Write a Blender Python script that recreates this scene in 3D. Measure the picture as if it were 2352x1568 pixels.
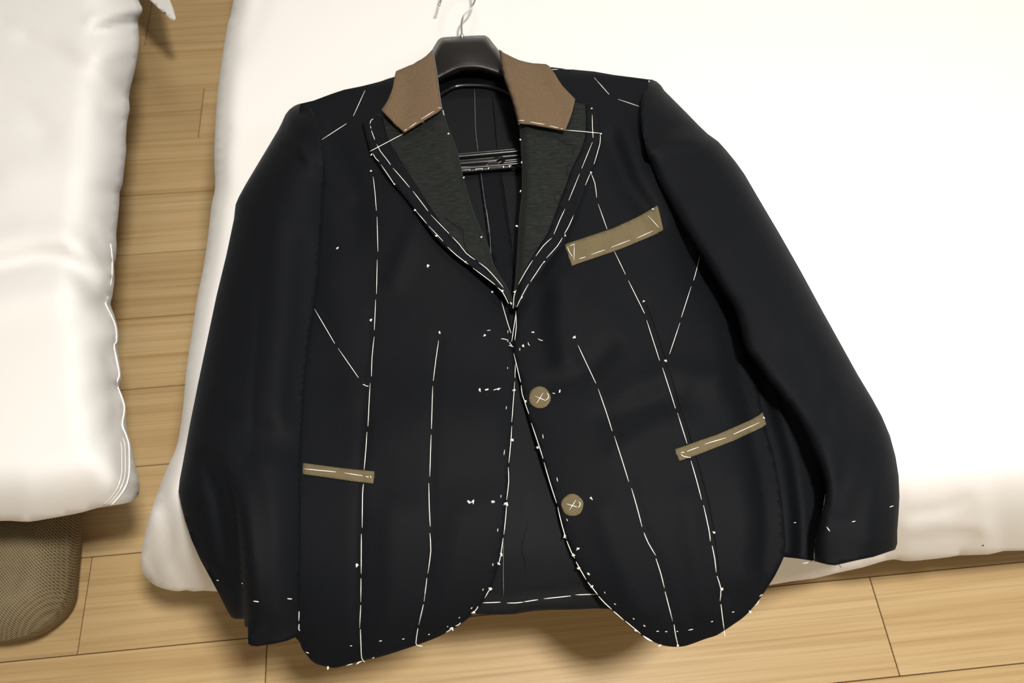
import bpy, bmesh, math, random
import numpy as np
from mathutils import Vector, Matrix
from mathutils.geometry import delaunay_2d_cdt
random.seed(7)
rng = np.random.default_rng(11)
scene = bpy.context.scene
COL = scene.collection
for o in list(bpy.data.objects):
    bpy.data.objects.remove(o)

# ------------------------------------------------------------------ camera
CAM_H = 1.25                       # metres above the floor
F_PX = 1900.0                      # focal length for a 2352 px wide frame
PITCH, ROLL, YAW = 0.517837695, 0.0228751654, -0.117253872
BED = 0.42                         # height of the bedding the jacket lies on
ROT = (Matrix.Rotation(YAW, 3, 'Z') @ Matrix.Rotation(PITCH, 3, 'X') @ Matrix.Rotation(ROLL, 3, 'Z'))
cam_data = bpy.data.cameras.new('camera')
cam = bpy.data.objects.new('camera', cam_data)
COL.objects.link(cam)
cam.matrix_world = Matrix.Translation((0, 0, CAM_H)) @ ROT.to_4x4()
cam_data.sensor_width = 36
cam_data.lens = F_PX / 2352 * 36
cam_data.clip_start = 0.02
cam_data.dof.use_dof = True
cam_data.dof.focus_distance = 0.95
cam_data.dof.aperture_fstop = 6.5
scene.camera = cam

# ------------------------------------------------------------------ light and exposure
world = bpy.data.worlds.new('room_ambience')
scene.world = world
world.use_nodes = True
bg = world.node_tree.nodes['Background']
bg.inputs[0].default_value = (1.0, 0.93, 0.84, 1)
bg.inputs[1].default_value = 0.34


def area(name, loc, target, size, power, color, size_y=None):
    l = bpy.data.lights.new(name, 'AREA')
    l.energy = power
    l.color = color
    l.size = size
    if size_y:
        l.shape = 'RECTANGLE'
        l.size_y = size_y
    else:
        l.shape = 'DISK'
    o = bpy.data.objects.new(name, l)
    COL.objects.link(o)
    o.location = loc
    o.rotation_euler = (Vector(target) - Vector(loc)).to_track_quat('-Z', 'Y').to_euler()
    return o


area('ceiling_lamp', (0.40, -0.04, 2.35), (0.38, 0.0, 0), 0.22, 42, (1.0, 0.955, 0.885))
area('far_fill_light', (0.2, 1.7, 2.35), (0.2, 1.5, 0), 0.7, 9, (1.0, 0.955, 0.885))  # added soft fill to brighten the far floor and bedding, not a real lamp
area('window_light', (2.7, 1.2, 1.6), (0.3, 0.6, 0.4), 1.3, 13, (0.84, 0.92, 1.0), 1.2)
scene.view_settings.view_transform = 'Standard'
scene.view_settings.look = 'None'
scene.view_settings.gamma = 1
scene.view_settings.use_curve_mapping = False
scene.view_settings.exposure = 0.22

# ------------------------------------------------------------------ geometry helpers
RN = np.array(ROT)


def W(px, py, z):
    """point at height z that lies on the sight line of photograph position (px, py)"""
    px = np.asarray(px, float); py = np.asarray(py, float); z = np.asarray(z, float)
    d = np.stack([px - 1176, 784 - py, np.full_like(px, -F_PX)], -1) @ RN.T
    t = (z - CAM_H) / d[..., 2]
    return d * t[..., None] + np.array([0, 0, CAM_H])


def sstep(x, a, b):
    t = np.clip((np.asarray(x, float) - a) / (b - a), 0, 1)
    return t * t * (3 - 2 * t)


def gauss(px, py, cx, cy, sx, sy):
    return np.exp(-((px - cx) / sx) ** 2 - ((py - cy) / sy) ** 2)


def dist(px, py, pts, closed=False):
    """distance to a polyline"""
    px = np.atleast_1d(np.asarray(px, float)); py = np.atleast_1d(np.asarray(py, float))
    P = np.array(pts, float)
    A = P if closed else P[:-1]
    B = np.roll(P, -1, 0) if closed else P[1:]
    best = np.full(px.shape, 1e9)
    for (ax, ay), (bx, by) in zip(A, B):
        ex, ey = bx - ax, by - ay
        L = ex * ex + ey * ey + 1e-9
        t = np.clip(((px - ax) * ex + (py - ay) * ey) / L, 0, 1)
        best = np.minimum(best, np.hypot(px - ax - t * ex, py - ay - t * ey))
    return best


def inside(px, py, pts):
    P = np.array(pts, float)
    c = np.zeros(np.shape(px), bool)
    j = len(P) - 1
    for i in range(len(P)):
        xi, yi = P[i]; xj, yj = P[j]
        if yi != yj:
            c ^= ((yi > py) != (yj > py)) & (px < (xj - xi) * (py - yi) / (yj - yi) + xi)
        j = i
    return c


def resample(pts, step, closed=True):
    P = [tuple(p) for p in pts]
    if closed:
        P = P + [P[0]]
    out = []
    for a, b in zip(P[:-1], P[1:]):
        n = max(1, int(round(math.dist(a, b) / step)))
        for k in range(n):
            out.append((a[0] + (b[0] - a[0]) * k / n, a[1] + (b[1] - a[1]) * k / n))
    if not closed:
        out.append(P[-1])
    return out


def smooth(pts, n=4, closed=False):
    """Catmull-Rom through the points"""
    P = [np.array(p, float) for p in pts]
    m = len(P)
    out = []
    rngk = range(m) if closed else range(m - 1)
    for i in rngk:
        if closed:
            p0, p1, p2, p3 = P[i - 1], P[i], P[(i + 1) % m], P[(i + 2) % m]
        else:
            p0, p1, p2, p3 = P[max(i - 1, 0)], P[i], P[i + 1], P[min(i + 2, m - 1)]
        for k in range(n):
            t = k / n
            out.append(tuple(0.5 * ((2 * p1) + (-p0 + p2) * t + (2 * p0 - 5 * p1 + 4 * p2 - p3) * t * t
                                    + (-p0 + 3 * p1 - 3 * p2 + p3) * t ** 3)))
    if not closed:
        out.append(tuple(P[-1]))
    return out


def ridges(px, py, specs):
    """soft folds: (polyline, half width in px, height in m)"""
    h = 0
    for pts, w, a in specs:
        h = h + a * np.exp(-(dist(px, py, pts) / w) ** 2)
    return h


def add_obj(name, me, mat=None, parent=None):
    o = bpy.data.objects.new(name, me)
    COL.objects.link(o)
    if mat:
        me.materials.append(mat)
    if parent:
        o.parent = parent
    return o


def origin_of(parent):
    v = Vector((0, 0, 0))
    while parent:
        v += parent.location
        parent = parent.parent
    return np.array(v)


def sheet(name, outline, hfun, mat, parent=None, step=14, thick=0.002, edge=None, zbase=BED, skirt=None):
    """a piece of cloth: fills the outline with a fine triangle net draped at height zbase + hfun"""
    out = resample(outline, edge or step * 0.7)
    P = np.array(out)
    x0, y0 = P.min(0); x1, y1 = P.max(0)
    gx, gy = np.meshgrid(np.arange(x0, x1, step), np.arange(y0, y1, step * 0.866))
    gx = gx + (np.arange(gx.shape[0]) % 2)[:, None] * step * 0.5
    gx = gx.ravel(); gy = gy.ravel()
    k = inside(gx, gy, out)
    gx, gy = gx[k], gy[k]
    k = dist(gx, gy, out, True) > step * 0.45
    gx, gy = gx[k], gy[k]
    verts = [Vector(p) for p in out] + [Vector((a, b)) for a, b in zip(gx, gy)]
    n = len(out)
    edges = [(i, (i + 1) % n) for i in range(n)]
    r = delaunay_2d_cdt(verts, edges, [], 0, 1e-4)
    V = np.array([tuple(v) for v in r[0]])
    Fc = np.array(r[2])
    cen = V[Fc].mean(1)
    Fc = Fc[inside(cen[:, 0], cen[:, 1], out)]
    z = zbase + hfun(V[:, 0], V[:, 1])
    pts = W(V[:, 0], V[:, 1], z) - origin_of(parent)
    e1 = V[Fc[:, 1]] - V[Fc[:, 0]]; e2 = V[Fc[:, 2]] - V[Fc[:, 0]]
    flip = (e1[:, 0] * e2[:, 1] - e1[:, 1] * e2[:, 0]) > 0
    Fc[flip] = Fc[flip][:, ::-1]
    faces = Fc.tolist()
    if skirt:                                   # turn the rim under instead of a solid thickness
        on, m = np.array(out), n
        area2 = (on[:, 0] * np.roll(on[:, 1], -1) - np.roll(on[:, 0], -1) * on[:, 1]).sum()
        tg = np.roll(on, -2, 0) - np.roll(on, 2, 0)
        nr = np.stack([-tg[:, 1], tg[:, 0]], 1) / (np.linalg.norm(tg, axis=1)[:, None] + 1e-9) * np.sign(area2)
        ids = np.array([int(np.argmin(((V - p) ** 2).sum(1))) for p in on])
        rows_ = [ids]
        pl = [pts]
        for ins, dz in skirt:
            q = on + nr * ins
            pl.append(W(q[:, 0], q[:, 1], z[ids] + dz) - origin_of(parent))
            base = sum(len(a) for a in pl[:-1])
            rows_.append(np.arange(base, base + m))
        pts = np.concatenate(pl)
        for A, B in zip(rows_[:-1], rows_[1:]):
            for i in range(m):
                j = (i + 1) % m
                f = [int(A[i]), int(A[j]), int(B[j]), int(B[i])]
                if A[i] != A[j]:
                    faces.append(f if area2 > 0 else f[::-1])
    me = bpy.data.meshes.new(name)
    me.from_pydata(pts.tolist(), [], faces)
    me.shade_smooth()
    o = add_obj(name, me, mat, parent)
    if thick:
        s = o.modifiers.new('thickness', 'SOLIDIFY')
        s.thickness = thick
        s.offset = -1
    return o


def tube_bm(bm, pts, r, sides=5, cap=True):
    pts = [Vector(p) for p in pts]
    rings = []
    for i, p in enumerate(pts):
        a = pts[max(i - 1, 0)]; b = pts[min(i + 1, len(pts) - 1)]
        t = (b - a).normalized()
        u = t.cross(Vector((0, 0, 1)))
        if u.length < 1e-4:
            u = t.cross(Vector((0, 1, 0)))
        u.normalize()
        v = u.cross(t)
        rr = r[i] if isinstance(r, (list, tuple)) else r
        rings.append([bm.verts.new(p + (u * math.cos(2 * math.pi * k / sides) + v * math.sin(2 * math.pi * k / sides)) * rr)
                      for k in range(sides)])
    for A, B in zip(rings[:-1], rings[1:]):
        for k in range(sides):
            bm.faces.new((A[k], A[(k + 1) % sides], B[(k + 1) % sides], B[k]))
    if cap:
        bm.faces.new(rings[0][::-1]); bm.faces.new(rings[-1])


def bm_obj(name, bm, mat, parent=None, smooth_shade=True):
    bmesh.ops.recalc_face_normals(bm, faces=bm.faces)
    me = bpy.data.meshes.new(name)
    bm.to_mesh(me); bm.free()
    if smooth_shade:
        me.shade_smooth()
    return add_obj(name, me, mat, parent)


def tube(name, pts, r, mat, parent, sides=5):
    bm = bmesh.new()
    off = Vector(origin_of(parent))
    tube_bm(bm, [Vector(p) - off for p in pts], r, sides)
    return bm_obj(name, bm, mat, parent)


def rbox_bm(bm, lo, hi, bev=0.0, seg=2):
    g = bmesh.ops.create_cube(bm, size=1)
    vs = g['verts']
    for v in vs:
        v.co = Vector([lo[i] + (v.co[i] + 0.5) * (hi[i] - lo[i]) for i in range(3)])
    if bev:
        es = list({e for v in vs for e in v.link_edges})
        bmesh.ops.bevel(bm, geom=es, offset=bev, segments=seg, profile=0.5, affect='EDGES')


def thing(name, label, cat, loc, group=None):
    o = bpy.data.objects.new(name, None)
    COL.objects.link(o)
    o.empty_display_size = 0.05
    o.location = loc
    return tag(o, label, cat, group)


def tag(o, label, cat, group=None):
    o['label'] = label
    o['category'] = cat
    if group:
        o['group'] = group
    return o


# ------------------------------------------------------------------ materials
def mat_new(name):
    m = bpy.data.materials.new(name)
    m.use_nodes = True
    nt = m.node_tree
    return m, nt, nt.nodes['Principled BSDF']


def lin(r, g, b):
    f = lambda c: (c / 255 / 12.92) if c / 255 <= 0.04045 else ((c / 255 + 0.055) / 1.055) ** 2.4
    return (f(r), f(g), f(b), 1)


def N(nt, typ, **kw):
    n = nt.nodes.new(typ)
    for k, v in kw.items():
        if k in n.inputs.keys():
            n.inputs[k].default_value = v
        else:
            setattr(n, k, v)
    return n


def coords(nt, scale=(1, 1, 1), rot=(0, 0, 0)):
    tc = N(nt, 'ShaderNodeTexCoord')
    mp = N(nt, 'ShaderNodeMapping')
    mp.inputs['Scale'].default_value = scale
    mp.inputs['Rotation'].default_value = rot
    nt.links.new(tc.outputs['Object'], mp.inputs[0])
    return mp.outputs[0]


def ramp(nt, fac, stops):
    r = N(nt, 'ShaderNodeValToRGB')
    e = r.color_ramp.elements
    while len(e) < len(stops):
        e.new(0.5)
    for el, (p, c) in zip(e, stops):
        el.position = p; el.color = c
    nt.links.new(fac, r.inputs[0])
    return r.outputs[0]


def bump(nt, bsdf, height, strength, distance):
    b = N(nt, 'ShaderNodeBump')
    b.inputs['Strength'].default_value = strength
    b.inputs['Distance'].default_value = distance
    nt.links.new(height, b.inputs['Height'])
    nt.links.new(b.outputs[0], bsdf.inputs['Normal'])


def cloth(name, c0, c1, scale=(900, 900, 900), rough=0.85, sheen=0.0, tint=(1, 1, 1, 1), bstr=0.3, bdist=0.0004,
          sheen_rough=0.4, spec=0.25, low=0.45, high=0.6):
    m, nt, b = mat_new(name)
    v = coords(nt, scale)
    n = N(nt, 'ShaderNodeTexNoise', Scale=1.0, Detail=3.0)
    nt.links.new(v, n.inputs['Vector'])
    nt.links.new(ramp(nt, n.outputs[0], [(low, c0), (high, c1)]), b.inputs['Base Color'])
    b.inputs['Roughness'].default_value = rough
    b.inputs['Specular IOR Level'].default_value = spec
    b.inputs['Sheen Weight'].default_value = sheen
    b.inputs['Sheen Roughness'].default_value = sheen_rough
    b.inputs['Sheen Tint'].default_value = tint
    bump(nt, b, n.outputs[0], bstr, bdist)
    return m


def twill(name, c0, c1, freq, angle, rough=0.9, bdist=0.0004):
    """diagonal ribbed weave"""
    m, nt, b = mat_new(name)
    v = coords(nt, (1, 1, 1), (0, 0, angle))
    w1 = N(nt, 'ShaderNodeTexWave', wave_type='BANDS', bands_direction='X', Scale=freq, Distortion=0.8, Detail=1.0)
    w1.inputs['Detail Scale'].default_value = 6.0
    w2 = N(nt, 'ShaderNodeTexWave', wave_type='BANDS', bands_direction='Y', Scale=freq * 0.72, Distortion=1.0, Detail=1.0)
    n = N(nt, 'ShaderNodeTexNoise', Scale=60.0, Detail=4.0)
    for t in (w1, w2, n):
        nt.links.new(v, t.inputs['Vector'])
    mul = N(nt, 'ShaderNodeMath', operation='MULTIPLY_ADD')
    nt.links.new(w2.outputs['Fac'], mul.inputs[0])
    mul.inputs[1].default_value = 0.45
    nt.links.new(w1.outputs['Fac'], mul.inputs[2])
    mx = N(nt, 'ShaderNodeMath', operation='MULTIPLY_ADD')
    nt.links.new(n.outputs[0], mx.inputs[0])
    mx.inputs[1].default_value = 0.5
    nt.links.new(mul.outputs[0], mx.inputs[2])
    nt.links.new(ramp(nt, mx.outputs[0], [(0.35, c0), (1.0, c1)]), b.inputs['Base Color'])
    b.inputs['Roughness'].default_value = rough
    b.inputs['Specular IOR Level'].default_value = 0.15
    bump(nt, b, mul.outputs[0], 0.6, bdist)
    return m


M_WOOL = cloth('black_wool', lin(5, 8, 13), lin(10, 13, 19), rough=0.72, spec=0.16, sheen=0.02, tint=(0.62, 0.74, 1, 1))
M_LINING = cloth('black_lining', lin(9, 12, 16), lin(14, 17, 21), rough=0.78, sheen=0.02)
M_CANVAS = cloth('green_black_canvas', lin(16, 20, 20), lin(43, 47, 42), scale=(60, 1500, 800), rough=0.85, sheen=0.05,
                 low=0.42, high=0.75, tint=(0.8, 1, 0.9, 1))
M_FELT = cloth('brown_felt', lin(98, 81, 61), lin(114, 95, 73), scale=(700, 700, 700), rough=0.95, sheen=0.08, low=0.35, high=0.65)
M_TWILL = twill('brown_twill', lin(72, 64, 46), lin(120, 108, 82), 190, 0.7, bdist=0.0003)
M_THREAD = cloth('white_cotton_thread', lin(238, 235, 230), lin(252, 250, 247), scale=(1500, 1500, 1500), rough=0.8)
M_GREYTHREAD = cloth('grey_thread', lin(120, 122, 128), lin(150, 152, 158), rough=0.8)
M_BLACKTHREAD = cloth('black_thread', lin(12, 12, 14), lin(20, 20, 22), rough=0.8)
M_SEAM = cloth('seam_shadow_thread', lin(10, 10, 12), lin(14, 14, 16), rough=0.9)


def white_cotton(name, col):
    m, nt, b = mat_new(name)
    v = coords(nt, (1, 1, 1))
    n = N(nt, 'ShaderNodeTexNoise', Scale=9.0, Detail=3.0)
    n2 = N(nt, 'ShaderNodeTexNoise', Scale=1200.0, Detail=2.0)
    nt.links.new(v, n.inputs['Vector']); nt.links.new(v, n2.inputs['Vector'])
    ad = N(nt, 'ShaderNodeMath', operation='MULTIPLY_ADD')
    nt.links.new(n2.outputs[0], ad.inputs[0]); ad.inputs[1].default_value = 0.04
    nt.links.new(n.outputs[0], ad.inputs[2])
    b.inputs['Base Color'].default_value = col
    b.inputs['Roughness'].default_value = 0.95
    b.inputs['Specular IOR Level'].default_value = 0.06
    bump(nt, b, ad.outputs[0], 0.12, 0.008)
    return m


M_DUVET = white_cotton('white_cotton', (0.84, 0.83, 0.815, 1))
M_PIPING = white_cotton('white_piping', (0.88, 0.87, 0.86, 1))


def plastic(name, col, rough, spec=0.5):
    m, nt, b = mat_new(name)
    v = coords(nt, (250, 250, 250))
    n = N(nt, 'ShaderNodeTexNoise', Scale=1.0, Detail=2.0)
    nt.links.new(v, n.inputs['Vector'])
    b.inputs['Base Color'].default_value = col
    b.inputs['Roughness'].default_value = rough
    b.inputs['Specular IOR Level'].default_value = spec
    bump(nt, b, n.outputs[0], 0.05, 0.0003)
    return m


M_PLASTIC = plastic('black_plastic', lin(17, 16, 16), 0.42, 0.4)
M_GLOSS = plastic('glossy_black_plastic', lin(14, 14, 16), 0.22, 0.6)


def metal(name):
    m, nt, b = mat_new(name)
    v = coords(nt, (300, 300, 300))
    n = N(nt, 'ShaderNodeTexNoise', Scale=1.0)
    nt.links.new(v, n.inputs['Vector'])
    b.inputs['Base Color'].default_value = (0.78, 0.79, 0.8, 1)
    b.inputs['Metallic'].default_value = 1
    nt.links.new(ramp(nt, n.outputs[0], [(0, (0.14, 0.14, 0.14, 1)), (1, (0.24, 0.24, 0.24, 1))]), b.inputs['Roughness'])
    return m


M_METAL = metal('chrome_wire')


def oak():
    m, nt, b = mat_new('light_oak_laminate')
    tc = N(nt, 'ShaderNodeTexCoord')
    oi = N(nt, 'ShaderNodeObjectInfo')
    sh = N(nt, 'ShaderNodeMath', operation='MULTIPLY')
    nt.links.new(oi.outputs['Random'], sh.inputs[0]); sh.inputs[1].default_value = 37.0
    cb = N(nt, 'ShaderNodeCombineXYZ')
    nt.links.new(sh.outputs[0], cb.inputs[0]); nt.links.new(sh.outputs[0], cb.inputs[1]); nt.links.new(sh.outputs[0], cb.inputs[2])
    ad = N(nt, 'ShaderNodeVectorMath', operation='ADD')
    nt.links.new(tc.outputs['Object'], ad.inputs[0]); nt.links.new(cb.outputs[0], ad.inputs[1])

    def noise(scale, detail, dist_=0.0):
        mp = N(nt, 'ShaderNodeMapping')
        mp.inputs['Scale'].default_value = scale
        nt.links.new(ad.outputs[0], mp.inputs[0])
        n = N(nt, 'ShaderNodeTexNoise', Scale=1.0, Detail=detail, Distortion=dist_)
        nt.links.new(mp.outputs[0], n.inputs['Vector'])
        return n.outputs[0]
    broad = noise((1.6, 30, 1), 3, 0.4)       # wide growth bands
    fine = noise((3.0, 230, 1), 4, 0.2)       # thin dark pores along the plank
    mid = noise((1.1, 95, 1), 2, 0.3)
    c1 = ramp(nt, broad, [(0.3, lin(193, 163, 117)), (0.55, lin(202, 174, 128)), (0.75, lin(208, 183, 139))])
    c2 = ramp(nt, fine, [(0.38, (0.86, 0.83, 0.78, 1)), (0.52, (1, 1, 1, 1))])
    c3 = ramp(nt, mid, [(0.36, (0.87, 0.84, 0.80, 1)), (0.47, (1, 1, 1, 1)), (0.66, (1.0, 1.0, 1.0, 1)), (0.74, (1.08, 1.08, 1.08, 1))])
    mx = N(nt, 'ShaderNodeMix', data_type='RGBA', blend_type='MULTIPLY')
    mx.inputs[0].default_value = 0.75
    nt.links.new(c1, mx.inputs[6]); nt.links.new(c2, mx.inputs[7])
    my = N(nt, 'ShaderNodeMix', data_type='RGBA', blend_type='MULTIPLY')
    my.inputs[0].default_value = 0.9
    nt.links.new(mx.outputs[2], my.inputs[6]); nt.links.new(c3, my.inputs[7])
    hv = N(nt, 'ShaderNodeHueSaturation')
    vr = N(nt, 'ShaderNodeMapRange')
    vr.inputs['To Min'].default_value = 0.93; vr.inputs['To Max'].default_value = 1.07
    nt.links.new(oi.outputs['Random'], vr.inputs[0])
    nt.links.new(vr.outputs[0], hv.inputs['Value'])
    nt.links.new(my.outputs[2], hv.inputs['Color'])
    nt.links.new(hv.outputs[0], b.inputs['Base Color'])
    b.inputs['Roughness'].default_value = 0.42
    b.inputs['Specular IOR Level'].default_value = 0.35
    bump(nt, b, fine, 0.15, 0.0005)
    return m


M_OAK = oak()
M_GAP = plastic('dark_joint', lin(84, 72, 60), 0.8, 0.1)
M_WOVEN = twill('brown_woven_upholstery', lin(84, 75, 61), lin(146, 132, 103), 118, -0.72, bdist=0.001)
M_BASE = cloth('beige_bed_base', lin(150, 130, 104), lin(170, 150, 122), rough=0.9)
M_WOODLEG = plastic('brown_wood', lin(110, 80, 52), 0.5)

# ------------------------------------------------------------------ floor of single planks
floor = add_obj('floor', bpy.data.meshes.new('floor'), None)
bm = bmesh.new()
rbox_bm(bm, (-3.2, -1.2, -0.05), (3.2, 3.4, -0.0101))
bm.to_mesh(floor.data); bm.free()
floor.data.materials.append(M_GAP)
floor['kind'] = 'structure'
PW = 0.11215001 * CAM_H                      # plank width
Y0 = 1.09972436 * CAM_H                      # a joint line
PL = 0.865                                   # plank length, set below from the two joints in one row
xs = {0: (612.7, 1482.6), 1: (1996.7, 1322.7)}
xa = W(612.7, 1482.6, 0)[0]; xb = W(1996.7, 1322.7, 0)[0]
PL = float(xb - xa)
row_x = {0: W(468.7, 202, 0)[0], 7: W(210.8, 1281, 0)[0], 8: xa}
bm = bmesh.new()
rbox_bm(bm, (0.0007, 0.0006, -0.010), (PL - 0.0007, PW - 0.0006, 0), 0.0007, 1)
plank_me = bpy.data.meshes.new('plank')
bm.to_mesh(plank_me); bm.free()
plank_me.materials.append(M_OAK)
for k in range(-6, 15):
    y = Y0 - (k + 1) * PW
    x0 = row_x.get(k, xa + PL * (0.37 * k + 0.13 + 0.25 * math.sin(k * 2.3)))
    if k in (4, 5, 6, 3, 2, 1):              # rows whose end joints stay hidden under the beds
        x0 = W(300, 600, 0)[0] - 0.42 - 0.12 * (k % 2) + 0.05 * k
    x0 = x0 - PL * math.ceil((x0 + 2.3) / PL)
    while x0 < 2.4:
        p = add_obj('plank', plank_me, None, floor)
        p.location = (x0, y, 0)
        x0 += PL

# ------------------------------------------------------------------ room shell (outside the frame)
M_WALL = cloth('warm_white_paint', lin(184, 180, 173), lin(188, 184, 177), scale=(40, 40, 40), rough=0.9, bstr=0.05)
for nm, lo, hi in (('wall_back', (-2.3, 2.5, 0), (2.9, 2.6, 2.4)), ('wall_front', (-2.3, -1.1, 0), (2.9, -1.0, 2.4)),
                   ('wall_left', (-2.3, -1.0, 0), (-2.2, 2.4, 2.4)), ('wall_right', (2.8, -1.0, 0), (2.9, 2.4, 2.4)), ('ceiling', (-2.3, -1.1, 2.4), (2.9, 2.5, 2.5))):
    b_ = bmesh.new()
    rbox_bm(b_, lo, hi)
    o_ = bm_obj(nm, b_, M_WALL, None, False)
    o_['kind'] = 'structure'

# ------------------------------------------------------------------ beds
def bed(x0, x1, y0, y1, label):
    t = thing('bed', label, 'bed', ((x0 + x1) / 2, (y0 + y1) / 2, 0), 'twin beds')
    ox, oy = t.location.x, t.location.y
    b = bmesh.new(); rbox_bm(b, (x0 - ox, y0 - oy, 0.22), (x1 - ox, y1 - oy, BED - 0.055 - (0.08 if x0 < -1 else 0)), 0.05, 4)
    bm_obj('mattress', b, M_DUVET, t)
    b = bmesh.new(); rbox_bm(b, (x0 + 0.02 - ox, y0 + 0.04 - oy, 0.08), (x1 - 0.02 - ox, y1 - oy, 0.22), 0.01, 2)
    bm_obj('bed_base', b, M_BASE, t)
    for sx in (x0 + 0.1, x1 - 0.1):
        for sy in (y0 + 0.14, y1 - 0.1):
            b = bmesh.new()
            bmesh.ops.create_cone(b, cap_ends=True, segments=16, radius1=0.02, radius2=0.026, depth=0.08,
                                  matrix=Matrix.Translation((sx - ox, sy - oy, 0.04)))
            bm_obj('leg', b, M_WOODLEG, t)
    return t


# right duvet: outline in the photograph, draped at real heights
DL = [(590, -420), (575, -300), (536, 0), (522, 60), (505, 170), (496, 260), (492, 360), (494, 430), (486, 470), (478, 540), (468, 610),
      (452, 690), (440, 770), (428, 850), (421, 930), (414, 985), (404, 1030), (384, 1075), (366, 1120), (345, 1180), (332, 1230),
      (324, 1275), (328, 1312), (342, 1334)]
DF = [(342, 1334), (362, 1347), (394, 1356), (414, 1357), (428, 1355), (445, 1358), (470, 1356), (500, 1358), (700, 1364), (950, 1366),
      (1250, 1362), (1560, 1355), (1700, 1348), (1768, 1343), (1815, 1335), (1870, 1328), (1920, 1316), (1980, 1303), (2020, 1291), (2052, 1284),
      (2075, 1288), (2110, 1287), (2180, 1279), (2205, 1275), (2270, 1273), (2305, 1265), (2352, 1264), (2500, 1252), (2900, 1215)]
DL = smooth(DL, 3); DFs = smooth(DF, 2)
D_out = DL[:-1] + DFs + [(2900, -420)]
D_folds = [([(372, 1130), (385, 1220), (400, 1290), (430, 1350)], 16, -0.006), ([(352, 1180), (362, 1270), (380, 1330)], 14, 0.004),
           ([(500, 400), (508, 340), (520, 300)], 14, -0.004), ([(440, 1010), (455, 1060), (450, 1140)], 26, -0.006),
           ([(2080, 1215), (2160, 1200), (2260, 1212)], 16, 0.004), ([(2100, 1240), (2170, 1235), (2240, 1225)], 9, -0.003),
           ([(2090, 1178), (2150, 1172), (2220, 1150)], 12, -0.003), ([(2050, 1290), (2065, 1240)], 12, 0.004),
           ([(2210, 1275), (2230, 1230)], 14, -0.003), ([(540, 130), (575, 60), (600, -20)], 24, -0.004)]


def qround(t):
    t = np.clip(t, 0, 1)
    return np.sqrt(np.maximum(0, 1 - (1 - t) ** 2))


def soft(t):
    t = np.clip(t, 0, 1)
    return 1 - (1 - t) ** 2


def h_duvet(px, py):
    dl = dist(px, py, DL); df = dist(px, py, DFs)
    hl = -0.04 * (1 - soft(dl / 48))
    hf = -0.18 * (1 - soft(df / 250))
    corner = -0.02 * gauss(px, py, 360, 1260, 90, 150)
    h = -np.sqrt(hl ** 2 + hf ** 2) + corner
    return h + ridges(px, py, D_folds) - 0.004


cR = W(np.array([535, 2352]), np.array([0, 1264]), BED)
duvet = sheet('duvet', D_out, h_duvet, M_DUVET, None, step=15, thick=0, skirt=[(1, -0.006), (6, -0.013), (20, -0.018), (60, -0.018)])
tag(duvet, 'white duvet of the right bed, under the black jacket', 'duvet', 'white duvets')

# left duvet
EL = [(260, -420), (290, -200), (314, -40), (318, 0), (326, 16), (326, 28), (318, 42), (317, 55), (319, 80), (319, 100), (315, 135), (309, 165),
      (301, 195), (296, 225), (298, 250), (292, 280), (289, 320), (290, 345), (285, 390), (281, 425), (275, 440), (274, 470), (270, 510), (267, 540),
      (268, 565), (266, 595), (262, 610), (263, 640), (258, 680), (254, 699), (262, 722), (271, 755), (273, 780), (271, 800), (276, 840),
      (278, 868), (274, 890), (280, 905), (288, 930), (289, 955), (291, 985), (298, 1010), (306, 1040), (311, 1070), (319, 1100), (321, 1118), (319, 1134)]
EF = [(319, 1134), (310, 1145), (298, 1153), (270, 1159), (225, 1166), (190, 1176), (150, 1184), (105, 1192), (65, 1198), (30, 1196), (0, 1196), (-120, 1200), (-500, 1230)]
ELs = smooth(EL, 2); EFs = smooth(EF, 2)
E_out = ELs[:-1] + EFs + [(-900, 1200), (-900, -420)]
E_folds = [([(-80, 628), (10, 610), (90, 592), (140, 592), (190, 625), (250, 700)], 24, -0.012),
           ([(-40, 560), (60, 540), (140, 540), (200, 575), (250, 640)], 34, 0.008),
           ([(-30, 700), (70, 680), (150, 665), (220, 700), (262, 760)], 34, 0.006),
           ([(60, 90), (140, 135), (200, 170), (285, 215)], 22, -0.004), ([(160, 100), (230, 140), (300, 185)], 24, 0.003),
           ([(215, 45), (270, 35), (322, 22)], 14, 0.008), ([(220, 75), (280, 52), (317, 45)], 9, -0.007),
           ([(225, 130), (270, 115), (318, 110)], 22, 0.005), ([(235, 250), (265, 280), (290, 330)], 14, -0.004),
           ([(0, 50), (70, 95), (150, 110)], 20, -0.003), ([(215, 560), (240, 600), (262, 600)], 9, -0.005),
           ([(225, 520), (250, 545), (268, 560)], 9, 0.003), ([(245, 820), (255, 855), (272, 885)], 10, -0.006),
           ([(232, 700), (240, 690), (258, 640)], 7, -0.006), ([(260, 900), (268, 940), (262, 980)], 12, -0.004),
           ([(30, 400), (140, 380), (230, 400)], 45, 0.004), ([(100, 300), (60, 250), (0, 230)], 30, -0.004),
           ([(250, 1030), (262, 1090), (240, 1140)], 20, 0.003)]


def h_duvet2(px, py):
    dl = dist(px, py, ELs); df = dist(px, py, EFs)
    hl = -0.085 * (1 - soft(dl / 130))
    hf = -0.075 * (1 - soft(df / 150))
    scal = 0.0012 * np.sin(py / 17.0 + 1.5 * np.sin(py / 41.0)) * np.exp(-dl / 35)
    return -np.sqrt(hl ** 2 + hf ** 2) + ridges(px, py, E_folds) + scal - 0.015


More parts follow.
